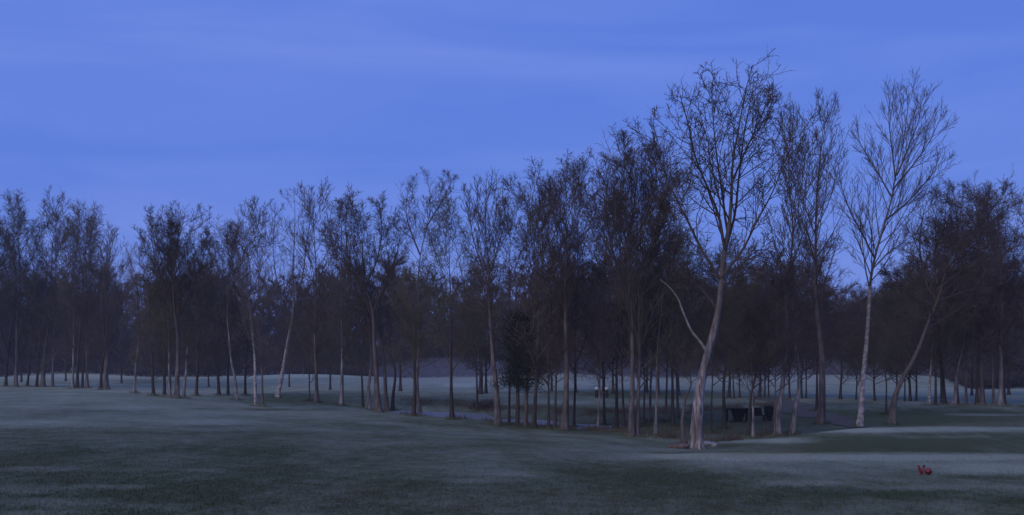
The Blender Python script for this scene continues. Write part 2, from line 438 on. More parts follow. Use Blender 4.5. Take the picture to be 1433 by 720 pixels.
# worn path of pale gravel behind the mound
pm = simple('pale_gravel', (0.10, 0.094, 0.072), 0.95, 0.1, 0.35, 3.0, 0.5)
pc = [((1075, 556), 3.0), ((1110, 568), 3.4), ((1130, 577), 3.4), ((1160, 584), 2.2), ((1185, 592), 1.6), ((1205, 598), 1.2)]
pv = []; pq = []
cen = []
for (px, py), w in pc:
    x, y = hit(px, py); cen.append((x, y, w))
cen = np.array(cen)
tt = np.linspace(0, len(cen) - 1, 60)
cxs = np.interp(tt, np.arange(len(cen)), cen[:, 0]); cys = np.interp(tt, np.arange(len(cen)), cen[:, 1]); cw = np.interp(tt, np.arange(len(cen)), cen[:, 2])
for k in range(60):
    dx = cxs[min(k + 1, 59)] - cxs[max(k - 1, 0)]; dy = cys[min(k + 1, 59)] - cys[max(k - 1, 0)]
    l = math.hypot(dx, dy) + 1e-6; nxn, nyn = -dy / l, dx / l
    for s in np.linspace(-0.5, 0.5, 7):
        w = cw[k] * (1 + 0.2 * math.sin(k * 0.7 + s))
        x = cxs[k] + nxn * s * w; y = cys[k] + nyn * s * w
        pv.append((x, y, float(H(x, y)) + 0.035))
for k in range(59):
    for s in range(6):
        i0 = k * 7 + s; pq.append((i0, i0 + 1, i0 + 8, i0 + 7))
path = link(bpy.data.objects.new('path', mesh_np('path', pv, pq, None, pm))); tag(path, kind='structure')

# ------------------------------------------------------------------ tree generator
def resample(P, n):
    P = np.asarray(P, float)
    # Catmull-Rom through the given points
    if len(P) > 2:
        E = np.vstack([2 * P[0] - P[1], P, 2 * P[-1] - P[-2]])
        out = []
        for i in range(1, len(E) - 2):
            for s in np.linspace(0, 1, 8, endpoint=False):
                a0, a1, a2, a3 = E[i - 1], E[i], E[i + 1], E[i + 2]
                out.append(0.5 * ((2 * a1) + (-a0 + a2) * s + (2 * a0 - 5 * a1 + 4 * a2 - a3) * s * s + (-a0 + 3 * a1 - 3 * a2 + a3) * s ** 3))
        out.append(P[-1]); P = np.array(out)
    l = np.concatenate([[0], np.cumsum(np.linalg.norm(np.diff(P, axis=0), axis=1))])
    q = np.linspace(0, l[-1], n)
    return np.stack([np.interp(q, l, P[:, k]) for k in range(3)], 1)

def spawn(rg, P, Rr, K, t0, t1, ang, length, n, trop, wig, rr, rmin, droop=0.0, flat=None):
    """K children on each of N parent polylines; returns their polylines and radii"""
    N, m, _ = P.shape
    k = np.tile(np.arange(K), N); pi = np.repeat(np.arange(N), K)
    tt = t0 + (t1 - t0) * (k + rg.random(N * K)) / K
    f = tt * (m - 1); i = np.minimum(f.astype(int), m - 2); u = (f - i)[:, None]
    pos = P[pi, i] * (1 - u) + P[pi, i + 1] * u
    T = P[pi, i + 1] - P[pi, i]; T /= np.linalg.norm(T, axis=1, keepdims=True) + 1e-9
    ra = Rr[pi, i] * (1 - u[:, 0]) + Rr[pi, i + 1] * u[:, 0]
    ref = rg.normal(size=(N * K, 3))
    # golden angle spread around the parent for even spacing
    az = k * 2.39996 + rg.random(N)[pi] * 6.283 + rg.normal(size=N * K) * 0.35
    a0 = np.cross(T, np.tile([0.29, 0.91, 0.27], (N * K, 1))); a0 /= np.linalg.norm(a0, axis=1, keepdims=True) + 1e-9
    b0 = np.cross(T, a0)
    perp = a0 * np.cos(az)[:, None] + b0 * np.sin(az)[:, None]
    A = np.radians(ang * (0.75 + 0.5 * rg.random(N * K)))
    D = T * np.cos(A)[:, None] + perp * np.sin(A)[:, None]
    Ln_ = length(tt, pi) * (0.7 + 0.6 * rg.random(N * K))
    pts = [pos]; p = pos.copy()
    for s in range(n - 1):
        fr_ = (s + 0.5) / (n - 1)
        up = trop - droop * fr_ * fr_
        D = D + np.array([0, 0, 1.0]) * (up / (n - 1)) + rg.normal(size=D.shape) * wig
        D /= np.linalg.norm(D, axis=1, keepdims=True)
        p = p + D * (Ln_ / (n - 1))[:, None]
        pts.append(p.copy())
    P2 = np.stack(pts, 1)
    r0 = np.maximum(ra * rr, rmin * 1.2)
    R2 = r0[:, None] * (1 - np.linspace(0, 1, n)[None] * 0.85)
    return P2, np.maximum(R2, rmin)

def plen(P):
    return np.linalg.norm(np.diff(P, axis=1), axis=2).sum(1)

KINDS = {
 # t0: where limbs start, spread: limb length / tree height, n1 n2 n3 n4: counts per level
 'poplar': dict(t0=.18, t1=.98, spread=.20, ang=38, trop=.9, n1=34, n2=6, n3=4, n4=4, env=lambda t: .55 + .75 * np.sin(np.pi * np.clip(t, 0, 1) ** .9) * (1 - t * .25) * (t < 2), a2=34, a3=38, wig=.06, droop=0, bud=0),
 'open':   dict(t0=.20, t1=.95, spread=.30, ang=42, trop=.55, n1=17, n2=8, n3=5, n4=4, env=lambda t: 1.15 - .75 * t, a2=42, a3=45, wig=.13, droop=0, bud=0),
 'birch':  dict(t0=.36, t1=.96, spread=.34, ang=36, trop=.55, n1=26, n2=7, n3=4, n4=4, env=lambda t: 1.15 - .80 * t, a2=26, a3=30, wig=.035, droop=0, bud=0),
 'willow': dict(t0=.20, t1=.93, spread=.34, ang=34, trop=.8, n1=20, n2=8, n3=6, n4=5, env=lambda t: 1.15 - .75 * t, a2=34, a3=45, wig=.08, droop=1.6, bud=3000),
 'brush':  dict(t0=.13, t1=.97, spread=.34, ang=52, trop=.55, n1=30, n2=8, n3=6, n4=5, env=lambda t: 1.0 - .55 * t, a2=42, a3=48, wig=.12, droop=.2, bud=0),
 'round':  dict(t0=.25, t1=.92, spread=.46, ang=52, trop=.45, n1=22, n2=7, n3=4, n4=4, env=lambda t: 1.1 - .55 * t, a2=42, a3=48, wig=.11, droop=.2, bud=900),
}

KINDS['thicket'] = dict(KINDS['brush'], t0=.26)

def build_tree(seed, path, r0, kind, limbs=(), droot=0.35, trunk_sides=12, over=None, twig_r=0.009):
    """path: trunk points (local, metres). returns trunk MB, crown MB, bud MB"""
    rg = np.random.default_rng(seed)
    k = dict(KINDS[kind]); k.update(over or {})
    tp = resample(path, 26)
    Ht = tp[-1, 2]
    s = np.linspace(0, 1, 26)
    wob = np.stack([smooth(rg.normal(size=26), 2, 0), smooth(rg.normal(size=26), 2, 0), np.zeros(26)], 1) * r0 * 0.5
    wob[0] = 0
    tp = tp + wob * np.minimum(1, s * 6)[:, None]
    r0 = r0 * .84
    tr = r0 * ((1 - s) ** 1.25 * 0.72 + 0.05 + .23 * np.exp(-s * 8))
    # root flare: finer rings near the foot
    fl = resample(tp[:3], 9)
    fr2 = np.interp(fl[:, 2], tp[:, 2], tr) * (1 + droot * np.exp(-fl[:, 2] / (0.9 * r0 + 0.12)))
    P = np.vstack([[fl[0] - np.array([0, 0, 0.35])], fl, tp[3:]]); Rr = np.concatenate([[fr2[0] * 1.08], fr2, tr[3:]])
    trunk = MB(); V, Qd = tubes(P[None], Rr[None], trunk_sides)
    # irregular bark outline
    ph = rg.random(6) * 6.28
    S = trunk_sides; ang = np.tile(np.arange(S) * 2 * np.pi / S, len(P)); zz = np.repeat(P[:, 2], S)
    cen_ = np.repeat(P, S, axis=0)
    amp = 0.07 * (np.sin(3 * ang + ph[0] + zz * .5) + np.sin(5 * ang + ph[1] - zz * .8) * .6 + np.sin(2 * ang + zz * 1.7 + ph[2]) * .5)
    amp += 0.12 * np.exp(-np.maximum(zz, 0) / (r0 * 1.2 + .1)) * np.sin(4 * ang + ph[3])
    V = cen_ + (V - cen_) * (1 + amp)[:, None]
    trunk.add(V, Qd)
    crown = MB()
    TP, TR = tp[None], tr[None]
    L1 = []
    for lp, lr in limbs:
        q = resample(lp, 12); rr_ = lr * (1 - np.linspace(0, 1, 12) * .82)
        q[1:] += smooth(rg.normal(size=(12, 3)), 1.2, 0)[1:] * lr * 0.55
        V, Qd = tubes(q[None], np.maximum(rr_, twig_r)[None], 8); crown.add(V, Qd)
        L1.append((q, np.maximum(rr_, twig_r)))
    A1 = []
    if k['n1']:
        P1, R1 = spawn(rg, TP, TR, k['n1'], k['t0'], k['t1'], k['ang'], lambda t_, pi: k['spread'] * Ht * k['env']((t_ - k['t0']) / (1 - k['t0'])), 12, k['trop'], k['wig'], 0.46, twig_r * 1.5, k['droop'] * .25)
        R1 = np.minimum(R1, (plen(P1) * (0.008 if kind in ('brush', 'thicket') else 0.013) + 0.012)[:, None])
        V, Qd = tubes(P1, R1, 6); crown.add(V, Qd)
        A1.append((P1, R1))
    if L1:
        # long explicit limbs bear secondary limbs of their own
        PL = np.stack([q for q, _ in L1]); RL = np.stack([r for _, r in L1])
        ll = plen(PL)
        nb = k.get('nl', 9)
        P1b, R1b = spawn(rg, PL, RL, nb, .12, .98, k['ang'] * .9, lambda t_, pi: (ll[pi] * .42 * (1.1 - .7 * t_)), 12, k['trop'] * .7, k['wig'], .5, twig_r * 1.4, k['droop'] * .25)
        V, Qd = tubes(P1b, R1b, 6); crown.add(V, Qd)
        A1.append((PL, RL)); A1.append((P1b, R1b))
    # the leader itself carries twigs too
    P1 = np.concatenate([a[0] for a in A1]); R1 = np.concatenate([a[1] for a in A1])
    l1 = plen(P1)
    P2, R2 = spawn(rg, P1, R1, k['n2'], .15, .98, k['a2'], lambda t_, pi: np.minimum(l1[pi] * .45 * (1.15 - .7 * t_), Ht * .12), 7, k['trop'] * .7, k['wig'] * 1.2, .55, twig_r * 1.15, k['droop'] * .5)
    V, Qd = tubes(P2, R2, 4); crown.add(V, Qd)
    l2 = plen(P2)
    P3, R3 = spawn(rg, P2, R2, k['n3'], .15, .98, k['a3'], lambda t_, pi: np.maximum(l2[pi] * .5 * (1.2 - .6 * t_), .25), 5, k['trop'] * .6, k['wig'] * 1.3, .6, twig_r, k['droop'])
    V, Qd = tubes(P3, R3 * .9, 3); crown.add(V, Qd)
    l3 = plen(P3)
    P4, R4 = spawn(rg, P3, R3, k['n4'], .1, 1.0, k['a3'] * .9, lambda t_, pi: np.maximum(l3[pi] * .55, .18), 3, k['trop'] * .5, k['wig'] * 1.4, .8, twig_r * .8, k['droop'])
    V, T3 = cones(P4[:, 0], P4[:, 2], R4[:, 0]); crown.add(V, None, T3)
    buds = None
    if k['bud']:
        buds = MB(); nb = k['bud']
        sel = rg.integers(0, len(P4), nb); u = rg.random((nb, 1))
        c = P4[sel, 0] * (1 - u) + P4[sel, 2] * u + rg.normal(size=(nb, 3)) * .03
        buds.add(*leaf_tris(rg, c, .018, .045))
    return trunk, crown, buds

def leaf_tris(rg, c, s0, s1):
    n_ = len(c); sz = (s0 + (s1 - s0) * rg.random(n_))[:, None]
    a_ = rg.normal(size=(n_, 3)); a_ /= np.linalg.norm(a_, axis=1, keepdims=True)
    b_ = np.cross(a_, rg.normal(size=(n_, 3))); b_ /= np.linalg.norm(b_, axis=1, keepdims=True)
    V = np.stack([c - a_ * sz, c + b_ * sz * .5, c + a_ * sz, c - b_ * sz * .5], 1).reshape(-1, 3)
    Qd = np.arange(n_ * 4).reshape(-1, 4)
    return V, Qd

TREES = []   # (photo column of the foot, object)
def place(px, py, d=None):
    if d is None:
        x, y = hit(px, py)
    else:
        x, y = (px - CX) / F * d, d
    return x, y, float(H(x, y))

def hero(seed, base, path_px, w_px, kind, barkm, limbs_px=(), name='bare_tree', d=None, over=None, twig='twig', depth=0.6, droot=.35, twig_r=.009):
    """a tree of its own mesh whose trunk and limbs follow points given as photo columns and rows at the tree's distance"""
    x, y, z = place(*base, d=d)
    rg = np.random.default_rng(seed + 999)
    def loc(p, dy):
        return ((p[0] - CX) / F * y - x, dy, (HY - p[1]) / F * y - z)
    def conv(pts, first=None):
        amp = rg.normal() * depth
        out = []
        for i, p in enumerate(pts):
            out.append(loc(p, amp * (i / max(1, len(pts) - 1)) * 2.0))
        return out
    pa = [(0, 0, 0)] + [loc(p, 0.15 * math.sin(i * 1.7 + seed)) for i, p in enumerate(path_px)]
    lb = []
    for pts, wp in limbs_px:
        lb.append((conv(pts), wp * .52 / F * y / 2))
    tr, crn, bud = build_tree(seed, pa, w_px / F * y / 2, kind, lb, droot, 14, over, twig_r)
    root = empty(name, (x, y, z))
    Ht = pa[-1][2]; kz = min(1.0, Ht * .55 / max(.1, ztop(crn) - Ht * .45))
    sq = lambda q: (q[0], q[1], q[2] if q[2] < Ht * .45 else Ht * .45 + (q[2] - Ht * .45) * kz)
    tr, crn, bud = build_tree(seed, [sq(q) for q in pa], w_px / F * y / 2, kind, [([sq(q) for q in l_], r_) for l_, r_ in lb], droot, 14, over, twig_r)
    kz = min(1.0, Ht * .55 / max(.1, ztop(crn) - Ht * .45))
    for nm, b_, mt in (('trunk', tr, barkm), ('crown', crn, twig), ('foliage', bud, 'bud')):
        if b_:
            for v in b_.V:
                hi = v[:, 2] > Ht * .45; v[hi, 2] = Ht * .45 + (v[hi, 2] - Ht * .45) * kz
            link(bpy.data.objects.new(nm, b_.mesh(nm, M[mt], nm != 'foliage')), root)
    return root

# pools of shared meshes for the ordinary trees
POOL = {}
def pool(kind, i):
    key = (kind, i)
    if key not in POOL:
        rg = np.random.default_rng(hash(kind.encode()[0]) % 97 + i * 13 + ord(kind[0]) * 7)
        Hn = 10.0
        bend = rg.normal(size=2) * .22
        p = [(0, 0, 0), (bend[0] * .3, bend[1] * .3, Hn * .25), (bend[0], bend[1], Hn * .55), (bend[0] * .4, bend[1] * .4, Hn)]
        tr, crn, bud = build_tree(int(i * 31 + ord(kind[0]) * 5 + ord(kind[1])), p, .13, kind, (), .5, 10, None, .0075 if kind in ('brush', 'thicket') else .0063)
        ZMAX[key] = ztop(crn)
        POOL[key] = (tr.mesh('trunk', M['dark']), crn.mesh('crown', M['twig']), bud.mesh('foliage', M['bud'], False) if bud else None)
    return POOL[key]
ZMAX = {}
TRUNKS = {}
def common(bx, by, w, ty, kind, i, shade, d=None, lean=0.0, spread=1.0, name='bare_tree', rz=None):
    if kind == 'brush' and by > 566: kind = 'thicket'
    x, y, z = place(bx, by, d)
    h = (HY - ty) / F * y - z
    tm, cm, bm_ = pool(kind, i)
    root = empty(name, (x, y, z))
    k = h / ZMAX[(kind, i)]
    kr = (w / F * y / 2) / .13
    key = (kind, i, shade)
    if key not in TRUNKS:
        t2 = tm.copy(); t2.materials.clear(); t2.materials.append(M[shade]); TRUNKS[key] = t2
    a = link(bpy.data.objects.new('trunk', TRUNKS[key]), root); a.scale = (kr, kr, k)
    tw = ('twig', 'twig_olive', 'twig_dark', 'twig', 'twig_pale', 'twig_olive')[int(bx * 7 + i) % 6]
    if (kind, i, tw) not in TRUNKS:
        c2 = cm.copy(); c2.materials.clear(); c2.materials.append(M[tw]); TRUNKS[(kind, i, tw)] = c2
    c = link(bpy.data.objects.new('crown', TRUNKS[(kind, i, tw)]), root); c.scale = (k * spread, k * spread, k)
    if bm_:
        f = link(bpy.data.objects.new('foliage', bm_), root); f.scale = c.scale
    rz = (i * 2.1 + bx * 0.37) % 6.283 if rz is None else rz
    root.rotation_euler = (0, math.atan2(lean * y / F, h), 0)
    for ch in (a, c) + ((f,) if bm_ else ()): ch.rotation_euler = (0, 0, rz)
    return root

GA = 'trees standing in a row across the course'
LAND = []       # (column, phrase)
def reg(o, bx, phrase, group=GA, landmark=None, name=None, label=None):
    TREES.append([bx, o, phrase, group, landmark, label])

# ---- the trees one knows by their own shape
o = hero(11, (975, 628), [(974, 590), (979, 545), (990, 500), (1001, 455), (1006, 420), (1010, 385), (1013, 350), (1018, 315), (1022, 270), (1027, 215), (1038, 160), (1052, 90)], 23, 'open', 'pale',
   [([(1014, 345), (1004, 300), (985, 255), (968, 215), (957, 170), (944, 128)], 9),
    ([(1008, 390), (985, 350), (966, 305), (946, 262), (928, 215), (912, 150)], 8),
    ([(1018, 318), (1010, 260), (1003, 205), (997, 155), (993, 98)], 7),
    ([(1026, 240), (1040, 200), (1056, 160), (1070, 118)], 6),
    ([(1015, 345), (1030, 290), (1036, 235), (1044, 175), (1052, 130), (1062, 85)], 8),
    ([(1010, 388), (1035, 350), (1056, 300), (1072, 262), (1088, 215)], 8),
    ([(1006, 410), (1028, 385), (1045, 360), (1068, 345), (1095, 350)], 6),
    ([(1002, 430), (985, 405), (965, 385), (950, 372)], 6),
    ],
   over=dict(n1=10, t0=.55, nl=10, n2=6, n3=4, n4=3, wig=.11, a2=50, a3=48, trop=.40), name='bare_tree', droot=.5, twig='twig', twig_r=.010)
xb, yb, zb = place(975, 628)
m = MB(); P = resample([((px - CX) / F * yb - xb, -.25 - .1 * i, (HY - py) / F * yb - zb) for i, (px, py) in enumerate([(991, 500), (984, 487), (969, 468), (957, 446), (946, 420), (933, 403), (922, 392)])], 24)
P[1:] += smooth(np.random.default_rng(4).normal(size=(24, 3)), 1.5, 0)[1:] * .05
m.tube(P, np.linspace(.075, .02, 24), 10)
link(bpy.data.objects.new('limb', m.mesh('limb', M['bark_low'])), o)
reg(o, 975, None, label='big pale-trunked bare tree leaning right beside the creek, largest and nearest of all', landmark='the big pale leaning tree')
o = hero(12, (957, 622), [(955, 590), (960, 560), (966, 532), (960, 500), (952, 470)], 10, 'brush', 'mid', over=dict(n1=8, t0=.6, n2=4, n3=3, n4=3), d=56)
reg(o, 957, None, label='short rough leaning stem close against the left side of the big pale tree')
o = hero(13, (1203, 597), [(1206, 560), (1208, 520), (1211, 470), (1215, 425), (1219, 390), (1226, 350), (1237, 305), (1247, 268), (1253, 232), (1262, 170), (1270, 95)], 11, 'birch', 'birch',
   [([(1253, 235), (1248, 190), (1242, 145), (1243, 98)], 4.5), ([(1255, 228), (1270, 185), (1285, 140), (1288, 100)], 4.5),
    ([(1248, 262), (1235, 225), (1220, 185), (1207, 150)], 4.5), ([(1250, 250), (1270, 215), (1284, 185), (1294, 145)], 4.5),
    ([(1238, 300), (1258, 278), (1276, 250), (1297, 215)], 5), ([(1224, 360), (1210, 325), (1195, 290), (1180, 240), (1178, 200)], 5),
    ([(1216, 400), (1206, 370), (1196, 320), (1192, 290)], 4), ([(1222, 375), (1245, 350), (1275, 325), (1290, 315)], 4)],
   over=dict(n1=28, t0=.40, nl=7, n2=7, n3=3, n4=2, trop=.55, ang=34, a2=30, a3=32, spread=.24, wig=.04), twig_r=.0075)
reg(o, 1203, None, label='tall white-barked birch with a wide fan of straight upswept branches on the mound', landmark='the tall white birch')
o = hero(14, (1248, 594), [(1253, 565), (1263, 530), (1274, 507), (1287, 480), (1298, 452), (1309, 420), (1318, 388), (1328, 350), (1338, 300), (1345, 250)], 12, 'round', 'mid',
   [([(1308, 415), (1295, 370), (1290, 320), (1296, 270), (1305, 230)], 6), ([(1312, 395), (1340, 365), (1375, 340), (1420, 318)], 6),
    ([(1320, 365), (1350, 320), (1368, 275), (1378, 235)], 6), ([(1325, 350), (1345, 300), (1350, 255), (1352, 218)], 5),
    ([(1312, 385), (1308, 335), (1325, 280), (1330, 225)], 5), ([(1306, 425), (1280, 400), (1262, 375), (1250, 360)], 4), ([(1330, 360), (1370, 310), (1400, 265), (1412, 225)], 5),
    ([(1306, 420), (1350, 400), (1390, 385), (1425, 390)], 5)],
   over=dict(n1=16, t0=.42, nl=12, n2=7, n3=5, n4=4), twig_r=.0075)
reg(o, 1248, None, label='dark tree leaning to the right with a broad round crown, beside the tall birch', landmark='the leaning round-crowned tree')
o = hero(15, (1088, 610), [(1090, 585), (1094, 540), (1099, 490), (1101, 440), (1102, 400), (1104, 350), (1108, 290), (1106, 220), (1104, 132)], 11, 'poplar', 'pale', over=dict(t0=.38, spread=.15, n1=38, n2=5))
reg(o, 1088, None, label='slim pale-stemmed poplar, left one of two close together right of the picnic table', landmark='the close pair of poplars')
o = hero(16, (1108, 608), [(1112, 570), (1117, 530), (1114, 480), (1110, 430), (1105, 385), (1108, 330), (1118, 280), (1125, 220), (1130, 175)], 10, 'poplar', 'pale', over=dict(t0=.48, spread=.14, n1=28, n2=5))
reg(o, 1108, None, label='pale slightly bowed poplar, right one of two close together near the picnic table')
o = hero(17, (1148, 593), [(1150, 550), (1153, 505), (1150, 465), (1144, 425), (1141, 380), (1140, 320), (1142, 250), (1147, 190), (1155, 122)], 14, 'poplar', 'mid', over=dict(t0=.36, spread=.16, n1=38, n2=5))
reg(o, 1148, None, label='tall upright poplar with a knobbly lower trunk left of the white birch', landmark='the knobbly poplar')
o = hero(18, (917, 610), [(918, 570), (918, 520), (921, 470), (925, 420), (928, 375), (932, 330)], 7, 'open', 'pale', over=dict(t0=.70, spread=.2, n1=8, n2=4))
reg(o, 917, None, label='bare straight pale stem with few branches left of the big pale leaning tree', landmark='the bare straight pale stem')
# slim pale birch and forked birch on the left
o = hero(19, (358, 568), [(357, 535), (356, 500), (352, 450), (347, 405), (345, 370), (352, 330), (362, 275)], 6, 'open', 'birch', over=dict(t0=.62, spread=.16, n1=12, n2=5))
reg(o, 358, None, label='slim pale birch with a clean curved stem, left of the forked birch', landmark='the slim curved birch')
o = hero(20, (388, 556), [(394, 525), (401, 490), (408, 455), (412, 420), (411, 370), (413, 320), (414, 262)], 8, 'open', 'birch',
   [([(408, 458), (402, 435), (394, 410), (389, 392), (385, 350), (388, 300)], 4), ([(411, 440), (418, 410), (425, 375), (430, 330), (440, 285)], 4.5)],
   over=dict(t0=.5, n1=10, nl=6, n2=5, spread=.18))
reg(o, 388, None, label='pale leaning birch whose trunk forks into a V of three stems', landmark='the forked birch')
o = hero(21, (331, 560), [(329, 535), (324, 500), (320, 460), (317, 420), (322, 370), (326, 300)], 6, 'willow', 'pale', over=dict(t0=.45, n1=14, bud=2500))
reg(o, 331, None, label='pale-stemmed bowed willow left of the slim curved birch')
# willow clumps
o = hero(22, (530, 577), [(528, 540), (524, 490), (519, 440), (512, 390), (508, 330), (506, 270)], 12, 'willow', 'mid',
   [([(517, 430), (500, 385), (480, 355), (462, 325), (455, 300)], 6), ([(519, 440), (540, 385), (555, 330), (558, 290)], 6), ([(514, 400), (490, 350), (488, 300), (492, 262)], 5), ([(512, 390), (530, 340), (535, 290), (532, 255)], 5)],
   over=dict(t0=.42, n1=18, nl=9, n2=6, bud=4500))
reg(o, 530, None, label='great willow with the broad domed crown, thickest stem of its clump by the creek', landmark='the great willow clump')
for sd, bx, by, pth, w, sh in ((23, 516, 573, [(517, 540), (519, 500), (517, 450), (505, 380)], 8, 'pale'), (24, 541, 576, [(540, 545), (537, 500), (530, 440), (545, 350)], 9, 'mid'), (25, 549, 574, [(551, 545), (551, 515), (545, 480), (553, 400)], 7, 'dark')):
    o = hero(sd, (bx, by), pth, w, 'willow', sh, over=dict(t0=.45, n1=14, n2=6, bud=2000))
    reg(o, bx, None, label={516: 'pale stem on the left side of the great willow clump by the creek', 541: 'brown upright stem just right of the thickest stem in the willow clump', 549: 'dark crooked stem on the right edge of the great willow clump'}[bx])
o = hero(26, (884, 611), [(884, 560), (884, 500), (882, 440), (880, 380), (884, 320), (890, 250), (893, 180)], 11, 'willow', 'mid',
   [([(882, 430), (865, 380), (850, 320), (845, 260), (850, 215)], 6), ([(881, 400), (905, 350), (925, 300), (932, 240)], 6), ([(882, 350), (870, 290), (868, 230), (875, 180)], 5), ([(885, 330), (910, 270), (918, 210), (912, 175)], 5)],
   over=dict(t0=.35, n1=26, nl=10, n2=7, bud=2500), droot=.3)
reg(o, 884, None, label='tall dense willow with a full dark crown left of the big pale leaning tree', landmark='the tall dense willow')
o = hero(27, (247, 557), [(247, 520), (250, 470), (246, 420), (243, 370), (250, 320), (258, 282)], 10, 'willow', 'mid',
   [([(246, 430), (228, 380), (218, 330), (222, 300)], 5), ([(248, 440), (270, 390), (285, 340), (292, 315)], 5), ([(244, 390), (235, 340), (240, 300)], 5)],
   over=dict(t0=.35, n1=20, nl=9, n2=6, bud=5500), droot=.3)
reg(o, 247, None, label='thick-stemmed greenish willow in the clump on the left lawn', landmark='the greenish willow clump')
o = hero(28, (697, 595), [(695, 550), (690, 500), (685, 440), (683, 380), (681, 320), (676, 240)], 12, 'poplar', 'mid',
   [([(684, 400), (672, 350), (660, 300), (655, 240)], 5), ([(683, 380), (696, 330), (704, 290), (706, 255)], 5)],
   over=dict(t0=.40, spread=.18, n1=26, nl=7, n2=5, ang=30))
reg(o, 697, None, label='sturdy brown trunk with tall upswept wands beside the dark evergreen', landmark='the sturdy wand-topped tree')
o = hero(29, (588, 581), [(584, 540), (586, 490), (588, 440), (587, 370), (592, 330), (599, 290), (604, 235)], 7, 'open', 'mid',
   [([(588, 350), (575, 315), (568, 280), (572, 245)], 5), ([(595, 310), (612, 280), (628, 250), (632, 235)], 4)],
   over=dict(t0=.45, n1=14, nl=7, spread=.22))
reg(o, 588, None, label='open crooked tree whose top forks widely against the sky right of the willow clump', landmark='the open fork-topped tree')
o = hero(30, (790, 602), [(791, 560), (791, 500), (790, 440), (789, 380), (792, 320), (796, 225)], 13, 'poplar', 'mid', over=dict(t0=.40, spread=.17, n1=34, n2=6))
reg(o, 790, None, label='thick trunk with a pale front and tall narrow crown right of the dark evergreen', landmark='the thick pale-fronted trunk')

# ---- the ordinary trees of the row: foot column, row, trunk width, top row, kind, variant, bark, lean, phrase
ROW = [
 (8, 540, 5, 290, 'willow', 0, 'dark', 6), (22, 541, 7, 268, 'willow', 1, 'mid', 4), (38, 540, 4, 380, 'brush', 0, 'dark', 14),
 (51, 541, 5, 372, 'brush', 1, 'dark', 10), (60, 541, 8, 300, 'open', 0, 'mid', 16), (73, 541, 5, 264, 'poplar', 0, 'pale', 2),
 (102, 543, 5, 300, 'open', 1, 'pale', -2), (108, 543, 6, 282, 'willow', 0, 'dark', -6), (115, 543, 5, 370, 'brush', 2, 'dark', -6), (122, 543, 6, 282, 'willow', 2, 'mid', -2),
 (141, 545, 6, 368, 'brush', 3, 'dark', 2), (149, 545, 10, 312, 'poplar', 1, 'mid', 10), (188, 550, 5, 330, 'poplar', 2, 'pale', 4),
 (215, 554, 6, 376, 'brush', 0, 'dark', -2), (230, 554, 6, 300, 'poplar', 0, 'dark', -6), (237, 556, 6, 330, 'willow', 2, 'pale', 0), (257, 557, 5, 318, 'willow', 0, 'pale', 20),
 (275, 554, 6, 378, 'brush', 1, 'dark', 2), (306, 553, 6, 376, 'brush', 2, 'dark', -2), (319, 553, 5, 305, 'willow', 1, 'dark', 4), (343, 553, 5, 372, 'brush', 3, 'dark', 3),
 (368, 569, 4, 280, 'poplar', 2, 'mid', -2), (433, 561, 3, 370, 'brush', 0, 'dark', 0), (443, 563, 7, 250, 'poplar', 1, 'mid', -8), (478, 567, 7, 262, 'open', 2, 'pale', 0),
 (508, 571, 5, 380, 'brush', 1, 'dark', 0), (579, 582, 8, 372, 'brush', 2, 'dark', 4), (633, 587, 8, 272, 'willow', 2, 'dark', -8), (668, 575, 5, 375, 'brush', 3, 'dark', 6),
 (712, 594, 5, 255, 'open', 0, 'dark', 3), (735, 597, 8, 226, 'willow', 0, 'mid', 3), (747, 599, 8, 262, 'open', 1, 'dark', 14), (768, 600, 5, 235, 'poplar', 2, 'dark', -4), (777, 601, 6, 372, 'brush', 0, 'dark', 4),
 (803, 598, 5, 216, 'willow', 1, 'dark', 8), (836, 601, 5, 375, 'open', 2, 'pale', 8), (846, 596, 5, 360, 'brush', 1, 'dark', 0), (862, 600, 7, 260, 'willow', 2, 'dark', 4), (873, 600, 5, 250, 'open', 1, 'dark', -4), (892, 611, 8, 240, 'poplar', 1, 'mid', 10),
 (901, 596, 4, 330, 'brush', 2, 'dark', 2), (909, 590, 5, 300, 'open', 0, 'mid', 10), (932, 590, 5, 300, 'brush', 3, 'mid', 4), (942, 596, 6, 230, 'willow', 1, 'dark', -2), (949, 585, 5, 320, 'brush', 0, 'mid', -6),
 (995, 606, 4, 330, 'brush', 2, 'dark', 8), (1013, 600, 8, 340, 'brush', 1, 'dark', 2), (1046, 612, 7, 370, 'brush', 3, 'dark', -2), (1054, 613, 6, 400, 'open', 2, 'pale', -4), (1084, 612, 4, 350, 'brush', 2, 'mid', 4),
 (1143, 575, 5, 330, 'brush', 0, 'dark', -2), (1240, 580, 4, 390, 'brush', 1, 'dark', 4),
 (1300, 567, 6, 380, 'brush', 2, 'birch', 10), (1309, 567, 5, 320, 'brush', 0, 'dark', 4), (1321, 566, 10, 300, 'brush', 3, 'dark', 2), (1335, 567, 8, 330, 'round', 0, 'pale', 8), (1341, 567, 5, 380, 'brush', 1, 'dark', -6),
 (1352, 567, 5, 300, 'brush', 2, 'mid', 0), (1367, 567, 6, 270, 'open', 1, 'dark', 4), (1374, 567, 9, 255, 'brush', 0, 'mid', 4), (1391, 568, 5, 300, 'brush', 3, 'mid', -3), (1400, 568, 9, 240, 'round', 0, 'pale', 4), (1406, 568, 7, 330, 'brush', 1, 'dark', -4),
 (1438, 569, 8, 250, 'round', 1, 'mid', 2), (-16, 541, 7, 285, 'willow', 1, 'dark', 3), (-40, 541, 6, 300, 'brush', 1, 'dark', 3), (1470, 569, 7, 300, 'brush', 3, 'dark', 3),
]
